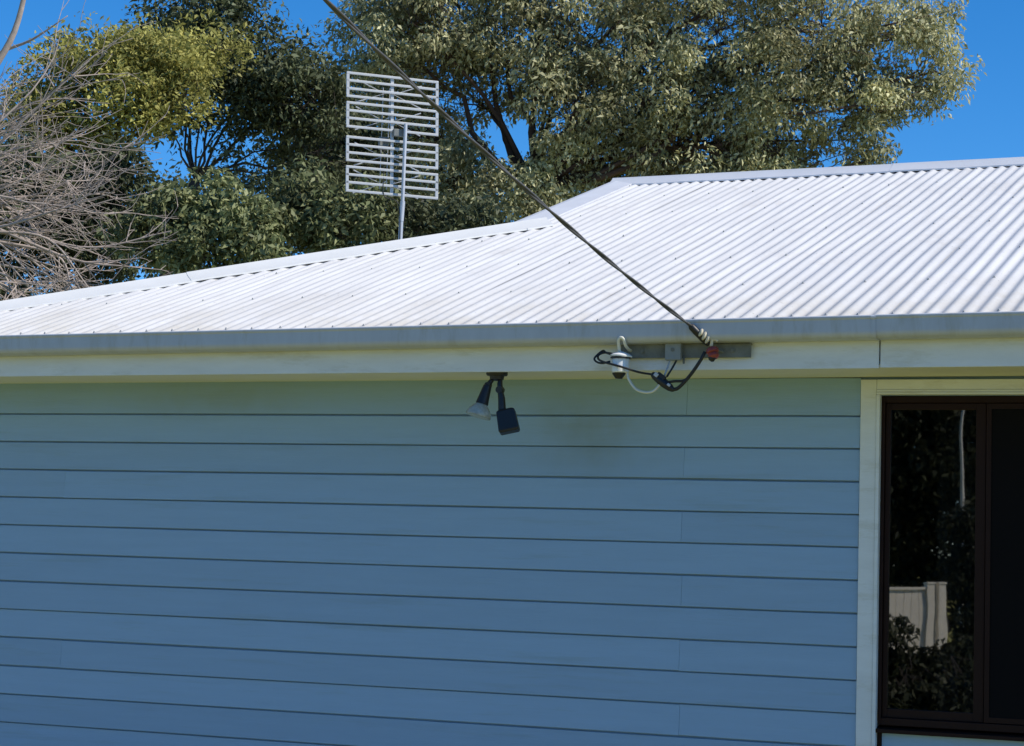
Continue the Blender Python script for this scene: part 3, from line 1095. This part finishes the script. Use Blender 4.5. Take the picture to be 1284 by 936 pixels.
def tree(name, label, base, fork, lobes, leafm, barkm, trunk_r, leaves_per, LL, LW, csig, droop=0.5, seed=1, twig=True, cat='tree', group=None, kmul=1.0):
    """lobes: (centre, (rx,ry,rz), clusters). base and fork: trunk foot and crotch"""
    rs = np.random.default_rng(seed)
    t = thing(name, label, cat, tuple(base), group)
    mb_ = MB()
    tr = wobble_line(base, fork, 7, .5, rs)
    mb_.tube(tr, [trunk_r * (1.25 - .55 * i / 7) if i else trunk_r * 1.6 for i in range(8)], 9)
    cen, ax_, nr_, LLs, LWs = [], [], [], [], []
    for (c, rad, k) in lobes:
        c = Vector(c)
        k = int(k * kmul)
        mid_ = Vector(fork).lerp(c, .45) + Vector((0, 0, .10 * (c - Vector(fork)).length))
        l1 = wobble_line(fork, mid_, 3, .5, rs)
        l2 = wobble_line(mid_, c, 4, .5, rs)
        limb = l1[:-1] + l2
        r0 = trunk_r * rs.uniform(.15, .24)
        mb_.tube(limb, [r0 * (1 - .78 * i / 7) for i in range(8)], 6, cap=False)
        dirs = unit(rs.normal(0, 1, (k, 3)))
        rr = rs.uniform(.04, 1, k) ** .24
        pc = np.array(c) + dirs * rr[:, None] * np.array(rad)
        for i in range(k):
            if twig:
                s0 = limb[int(rs.integers(5, 8))]
                tw = wobble_line(s0, pc[i], 4, 1.0, rs)
                rt = r0 * .16
                mb_.tube(tw, [max(.004, rt * (1 - .8 * q / 4)) for q in range(5)], 4, cap=False)
            nl_ = int(leaves_per * rs.uniform(.55, 1.45))
            sg = csig * rs.uniform(.65, 1.35)
            off_ = rs.normal(0, 1, (nl_, 3))
            ln = np.linalg.norm(off_, axis=1, keepdims=True)
            off_ = off_ * np.minimum(1.0, 1.75 / ln) * np.array([sg, sg, sg * .72])
            cen.append(pc[i] + off_)
            a = unit(off_) * .6 + rs.normal(0, .6, (nl_, 3)) + np.array([0, 0, -droop])
            ax_.append(unit(a))
            nn = rs.normal(0, .7, (nl_, 3)) + np.array(LDIR) * .95     # leaves turn to the light
            nr_.append(nn)
            fz = rs.uniform(.5, 1.45, nl_)
            LLs.append(LL * fz)
            LWs.append(LW * fz * rs.uniform(.75, 1.25, nl_))
    cen = np.concatenate(cen)
    ax_ = np.concatenate(ax_)
    nr_ = np.concatenate(nr_)
    nr_ = unit(nr_ - ax_ * np.sum(nr_ * ax_, axis=1, keepdims=True))
    LLs = np.concatenate(LLs)
    LWs = np.concatenate(LWs)
    keep = cen[:, 2] > 0.1
    tk = mb_.build('trunk', barkm, t, smooth=True)
    leaf_mesh('crown', cen[keep], ax_[keep], nr_[keep], LLs[keep], LWs[keep], leafm, t)
    return t


def lob(px, py, D, r_, k, sq=.85, dy=None):
    return (at(px, py, D), (r_, dy or r_, r_ * sq), k)


def foot(px, D):
    p = at(px, 300, D)
    return Vector((p.x, p.y, 0.0))


# big olive tree behind the ridge
D = 27
tree('olive_tree', 'large olive green tree with dense small leaves behind the roof ridge', foot(665, D), at(672, 235, D), [
    lob(1120, 50, D, .70, 22), lob(1165, 20, D, .40, 9), lob(1175, 90, D, .35, 8), lob(1135, 125, D, .35, 8), lob(1060, 115, D, .75, 26), lob(1030, 30, D, .9, 34),
    lob(1075, 175, D, .42, 9), lob(960, 120, D, .95, 44), lob(900, 40, D, 1.1, 56), lob(980, 190, D, .75, 30), lob(870, 190, D, .85, 44), lob(930, 215, D + .8, .55, 20), lob(830, 220, D + .8, .55, 20), lob(760, 235, D + .8, .35, 8), lob(800, 90, D, 1.1, 62), lob(1095, 200, D, .25, 4),
    lob(700, 40, D, 1.2, 60), lob(770, 190, D + .5, .75, 26), lob(720, 130, D - .5, .8, 26), lob(600, 30, D, 1.1, 55), lob(520, 30, D - .5, .8, 34), lob(470, 45, D, .6, 18),
    lob(580, 110, D + .5, .8, 24), lob(560, 230, D, .7, 28), lob(640, 262, D - .5, .6, 22), lob(700, 230, D, .55, 16), lob(500, 160, D + 1, .8, 30),
    lob(1000, -70, D, 1.2, 40), lob(850, -90, D, 1.4, 50), lob(680, -90, D, 1.3, 42), lob(540, -80, D, 1.0, 24)],
    M['leaf_olive'], M['bark_red'], .22, 125, .078, .030, .155, droop=.7, seed=3, kmul=1.45)
# dark tree in the middle, its branching trunk against the sky
D = 25.5
tree('forked_tree', 'dark leafed tree with thin forked trunk left of the antenna', foot(248, D), at(245, 225, D), [
    lob(335, 100, D, .70, 36), lob(390, 125, D, .60, 28), lob(300, 120, D, .55, 18), lob(400, 190, D + 1, .75, 34), lob(275, 35, D, .65, 30), lob(230, 25, D, .45, 12), lob(200, 60, D + 1, .5, 12), lob(280, 95, D, .4, 10),
    lob(360, 225, D, .4, 8), lob(225, 130, D, .4, 7), lob(300, 190, D, .3, 3), lob(440, 240, D + 1, .7, 26), lob(200, 150, D, .3, 3)],
    M['leaf_dark'], M['bark_dark'], .10, 120, .080, .034, .17, droop=.4, seed=5, kmul=1.25)
# yellow-green crown at the left
D = 23
tree('yellow_green_tree', 'yellow green rounded tree crown at the left against the sky', foot(120, D), at(130, 220, D), [
    lob(155, 80, D, .45, 20), lob(105, 95, D, .36, 13), lob(205, 70, D, .42, 15), lob(235, 105, D - .3, .34, 10), lob(60, 130, D, .40, 13), lob(165, 130, D - .5, .36, 14), lob(195, 140, D - .3, .22, 6),
    lob(75, 70, D + .3, .25, 5), lob(255, 60, D + .6, .40, 12), lob(80, 175, D, .45, 13), lob(20, 160, D, .4, 9), lob(125, 165, D, .3, 7), lob(130, 55, D + .3, .28, 6)],
    M['leaf_yellow'], M['bark_dark'], .12, 130, .065, .028, .15, droop=.1, seed=8, kmul=1.4)
# shrubs along the back of the house
for (nm, lb, fx, D, lobes, lm, sd) in (
    ('shrub', 'green leafy shrub rising over the hip between bare tree and antenna', 270, 20.5, [(190, 300, .38, 14), (245, 310, .42, 18), (300, 290, .40, 18), (270, 255, .30, 10), (215, 260, .28, 8), (330, 330, .30, 10)], 'leaf_mid', 11),
    ('shrub', 'grey green shrub right of the antenna mast foot, touching the hip line', 540, 21.5, [(500, 290, .35, 14), (560, 275, .35, 12), (610, 280, .25, 8)], 'leaf_dark', 12),
    ('shrub', 'pale green bushy shrub left of the antenna mast', 400, 21.0, [(385, 270, .38, 16), (430, 285, .38, 16), (350, 300, .36, 14), (400, 235, .26, 8), (460, 260, .28, 8)], 'leaf_mid', 13),
    ('shrub', 'dark shrub low at the far left behind the bare branches', 40, 22.0, [(20, 300, .45, 16), (80, 280, .45, 18), (140, 320, .40, 14), (110, 240, .45, 16), (170, 260, .40, 14), (40, 350, .35, 9), (50, 220, .45, 14), (0, 250, .45, 14), (150, 210, .3, 6)], 'leaf_dark', 14)):
    tree(nm, lb, foot(fx, D), at(fx, 345, D), [lob(a_, b_, D, r_, k_) for (a_, b_, r_, k_) in lobes], M[lm], M['bark_dark'], .05, 110, .080, .032, .12, kmul=1.2, droop=.35, seed=sd, cat='shrub', group='shrubs behind the house')
# darker trees further back that fill the gaps low down
D = 38
tree('background_tree', 'distant dark tree filling the gaps behind the antenna', foot(420, D), at(420, 300, D), [
    lob(330, 270, D, 1.1, 30), lob(450, 250, D, 1.2, 34), lob(560, 290, D, 1.0, 26), lob(700, 300, D, 1.0, 20), lob(470, 140, D, 1.1, 34), lob(390, 150, D, .9, 24), lob(420, 220, D, .9, 30), lob(530, 210, D, .9, 26)],
    M['leaf_dark'], M['bark_dark'], .2, 140, .11, .05, .32, seed=21)
tree('background_tree', 'distant dark tree at the far left behind the yellow green crown', foot(80, D), at(80, 300, D), [
    lob(40, 270, D, 1.2, 32), lob(150, 270, D, 1.1, 30), lob(230, 300, D, .9, 22), lob(100, 210, D, .8, 18), lob(0, 210, D, .9, 18)],
    M['leaf_dark'], M['bark_dark'], .2, 140, .11, .05, .32, seed=22)


# ------------------------------------------------------------------ bare tree at the left edge
def bare_tree():
    rs = np.random.default_rng(44)
    D = 17.5
    ft = foot(-150, D)
    t = thing('bare_tree', 'bare leafless tree with tangled pale twigs at the left edge', 'tree', tuple(ft))
    tm = MB()
    top = at(-120, 250, D)
    tm.tube(wobble_line(ft, top, 6, .5, rs), [.13, .11, .10, .095, .09, .085, .08], 10)
    tm.tube(smooth_curve([top, at(-60, 170, D), at(-10, 90, D), at(18, 40, D), at(34, -20, D), at(50, -90, D)], 20), list(np.linspace(.042, .016, 21)), 8)
    tm.tube(smooth_curve([top, at(-70, 120, D + .5), at(-6, 70, D + .5), at(40, 50, D + .4), at(85, 20, D + .3)], 16), list(np.linspace(.03, .004, 17)), 6)
    tm.build('trunk', M['bark_pale'], t, smooth=True)
    tw = MB()

    def shoot(p, d, L, r_, depth):
        n = 7 if depth == 0 else 5
        pts_ = [Vector(p)]
        d = Vector(d).normalized()
        q = Vector(p)
        bend = Vector(rs.normal(0, .10, 3)) + Vector((0, 0, -.03 if depth == 0 else .03))
        for i in range(n):
            d = (d + bend * .6 + Vector(rs.normal(0, .07, 3))).normalized()
            q = q + d * (L / n)
            pts_.append(q.copy())
        tw.tube(pts_, [max(.0022, r_ * (1 - .75 * i / n)) for i in range(n + 1)], 5 if depth == 0 else 4, cap=False)
        if depth < 2:
            k = int(rs.integers(6, 10)) if depth == 0 else int(rs.integers(2, 4))
            for j in range(k):
                i = int(rs.integers(1, n + 1))
                dd = (pts_[i] - pts_[i - 1]).normalized()
                e = (dd + Vector(rs.normal(0, .45, 3))).normalized()
                shoot(pts_[i], e, L * rs.uniform(.28, .52), max(.0035, r_ * .5), depth + 1)

    for i in range(40):
        py = rs.uniform(165, 350)
        px_ = rs.uniform(-70, -5)
        p = at(px_, py, D + rs.uniform(-.9, .9))
        k = (py - 165) / 185
        ang = math.radians(rs.normal(30 - 55 * k, 16))
        d = RT * math.cos(ang) + UP * math.sin(ang) + FW * rs.normal(0, .35)
        L = rs.uniform(.75, 1.45)
        tw.tube(wobble_line(top, p, 3, .6, rs), [.018, .016, .014, .012], 5, cap=False)
        shoot(p, d, L, rs.uniform(.007, .014), 0)
    # long low boughs that sweep right over the hip
    for (pa, pb, pc_, r_) in (((-20, 280), (90, 325), (165, 335), .016), ((-20, 300), (70, 320), (90, 362), .015), ((-20, 265), (100, 310), (215, 290), .013), ((-10, 330), (60, 345), (110, 372), .012), ((-20, 290), (60, 300), (112, 362), .013), ((20, 310), (60, 345), (75, 378), .011)):
        dd = D - rs.uniform(0, .8)
        c_ = smooth_curve([at(*pa, dd), at(*pb, dd), at(*pc_, dd)], 12)
        tw.tube(c_, list(np.linspace(r_, r_ * .35, len(c_))), 6, cap=False)
        for j in range(7):
            i = int(rs.integers(2, len(c_)))
            e = ((c_[i] - c_[i - 1]).normalized() + Vector(rs.normal(0, .5, 3))).normalized()
            shoot(c_[i], e, rs.uniform(.2, .45), .006, 1)
    o = tw.build('twigs', M['bark_pale'], t, smooth=True)
    o['kind'] = 'stuff'


bare_tree()


# ------------------------------------------------------------------ across the yard, seen in the window's reflection
def mir(x, y, D):
    p = at(x, y, D)
    return Vector((p.x, 2 * .028 - p.y, p.z))


fp = mir(1165, 760, 26)
fc = thing('paling_fence', 'sunlit white paling fence reflected in the window glass', 'fence', (fp.x, fp.y, 0))
fdir = Vector((.80, -.60, 0)).normalized()               # along the fence
fnrm = Vector((.60, .80, 0))
# in the glass left is the far end: palings run from the post
pos0 = Vector((fp.x, fp.y, 0))
for i in range(64):
    c0 = pos0 - fdir * (.10 + .098 * i)
    m = MB().obox(c0 + Vector((0, 0, .66 + random.uniform(-.008, .008))), fdir * .0465, fnrm * .008, Vector((0, 0, .63)))
    m.build('paling', M['fence'], fc)
m = MB().obox(pos0 - fdir * 3.2 + fnrm * .006 + Vector((0, 0, 1.302)), fdir * 3.15, fnrm * .03, Vector((0, 0, .018)))
m.build('top_rail', M['fence'], fc)
for dx in (0.0, .16):
    m = MB().obox(pos0 + fdir * dx + Vector((0, 0, .68)), fdir * .05, fnrm * .05, Vector((0, 0, .68)))
    m.build('post', M['fence'], fc)
    m = MB().obox(pos0 + fdir * dx + Vector((0, 0, 1.372)), fdir * .06, fnrm * .06, Vector((0, 0, .012)))
    m.build('post_cap', M['fence'], fc)


def mlob(px, py, D, r_, k, sq=.9):
    return (mir(px, py, D), (r_, r_, r_ * sq), k)


def mfoot(px, D):
    p = mir(px, 700, D)
    return Vector((p.x, p.y, 0))


D = 24
tree('hedge_bush', 'dark bush in front of the white fence, mirrored in the window', mfoot(1140, D), mfoot(1140, D) + Vector((0, 0, .3)), [
    mlob(1120, 860, D, .42, 30), mlob(1180, 860, D, .42, 30), mlob(1150, 920, D, .45, 34), mlob(1118, 800, D, .14, 4), mlob(1215, 850, D, .45, 34), mlob(1070, 860, D, .5, 30), mlob(1220, 930, D, .45, 30), mlob(1100, 930, D, .45, 30), mlob(1270, 880, D, .5, 34), mlob(1110, 985, D, .5, 34), mlob(1170, 985, D, .5, 34), mlob(1240, 985, D, .5, 34), mlob(1110, 885, 21.5, .25, 14), mlob(1150, 890, 21.5, .25, 14), mlob(1195, 885, 21.5, .25, 14), mlob(1240, 890, 21.5, .25, 14)],
    M['leaf_shade_toned'], M['bark_dark'], .04, 130, .09, .04, .13, seed=31, cat='bush')
D = 33
tree('yard_shrub', 'low dark shrub beside the white fence, mirrored low in the glass', mfoot(1225, 26.5), mfoot(1225, 26.5) + Vector((0, 0, .4)), [
    mlob(1215, 660, 26.5, .28, 16), mlob(1220, 720, 26.5, .30, 18), mlob(1225, 780, 26.5, .3, 18)], M['leaf_shade_toned'], M['bark_dark'], .04, 130, .09, .04, .12, seed=33, cat='shrub')
tree('street_tree', 'dark tree across the yard mirrored in the window glass', mfoot(1150, D), mir(1150, 690, D), [
    mlob(1100, 620, D, 1.0, 30), mlob(1180, 560, D, 1.1, 36), mlob(1140, 480, D, 1.0, 30), mlob(1250, 640, D, 1.1, 34), mlob(1230, 500, D, 1.1, 34), mlob(1150, 690, D, .8, 22), mlob(1230, 740, D, .9, 24), mlob(1290, 560, D, 1.1, 30), mlob(1060, 540, D, 1.1, 30), mlob(1150, 380, D, 1.2, 30), mlob(1250, 400, D, 1.2, 30)],
    M['leaf_shade_toned'], M['bark_dark'], .14, 150, .13, .06, .32, seed=32)
pt = thing('pale_gum_tree', 'slim pale trunk mirrored in the upper window glass', 'tree', tuple(mfoot(1208, 28)))
m = MB().tube(smooth_curve([mfoot(1206, 28), mir(1207, 700, 28), mir(1209, 620, 28), mir(1205, 560, 28), mir(1208, 510, 28), mir(1222, 440, 28)], 30), list(np.linspace(.04, .014, 31)), 8)
m.build('trunk', mat('pale_smooth_bark', (.62, .60, .56), .7, var=.2, vscale=6), pt, smooth=True)
# a dark hedgerow goes on along that side of the yard
for (fx, fy, lb, sd) in ((-9.5, -25.0, 'dark hedgerow tree at the far left end across the yard', 51), (-.5, -24.0, 'dark hedgerow tree straight across the yard', 52), (4.5, -23.0, 'dark hedgerow tree at the right end across the yard', 53)):
    b0 = Vector((fx, fy, 0))
    rs_ = np.random.default_rng(sd)
    lobs = [(b0 + Vector((rs_.uniform(-2, 2), rs_.uniform(-1, 1), rs_.uniform(1.2, 5.2))), (1.2, 1.1, 1.0), 26) for _ in range(9)]
    tree('hedgerow_tree', lb, b0, b0 + Vector((0, 0, 1.6)), lobs, M['leaf_shade_toned'], M['bark_dark'], .14, 120, .14, .065, .30, seed=sd, group='hedgerow trees across the yard')
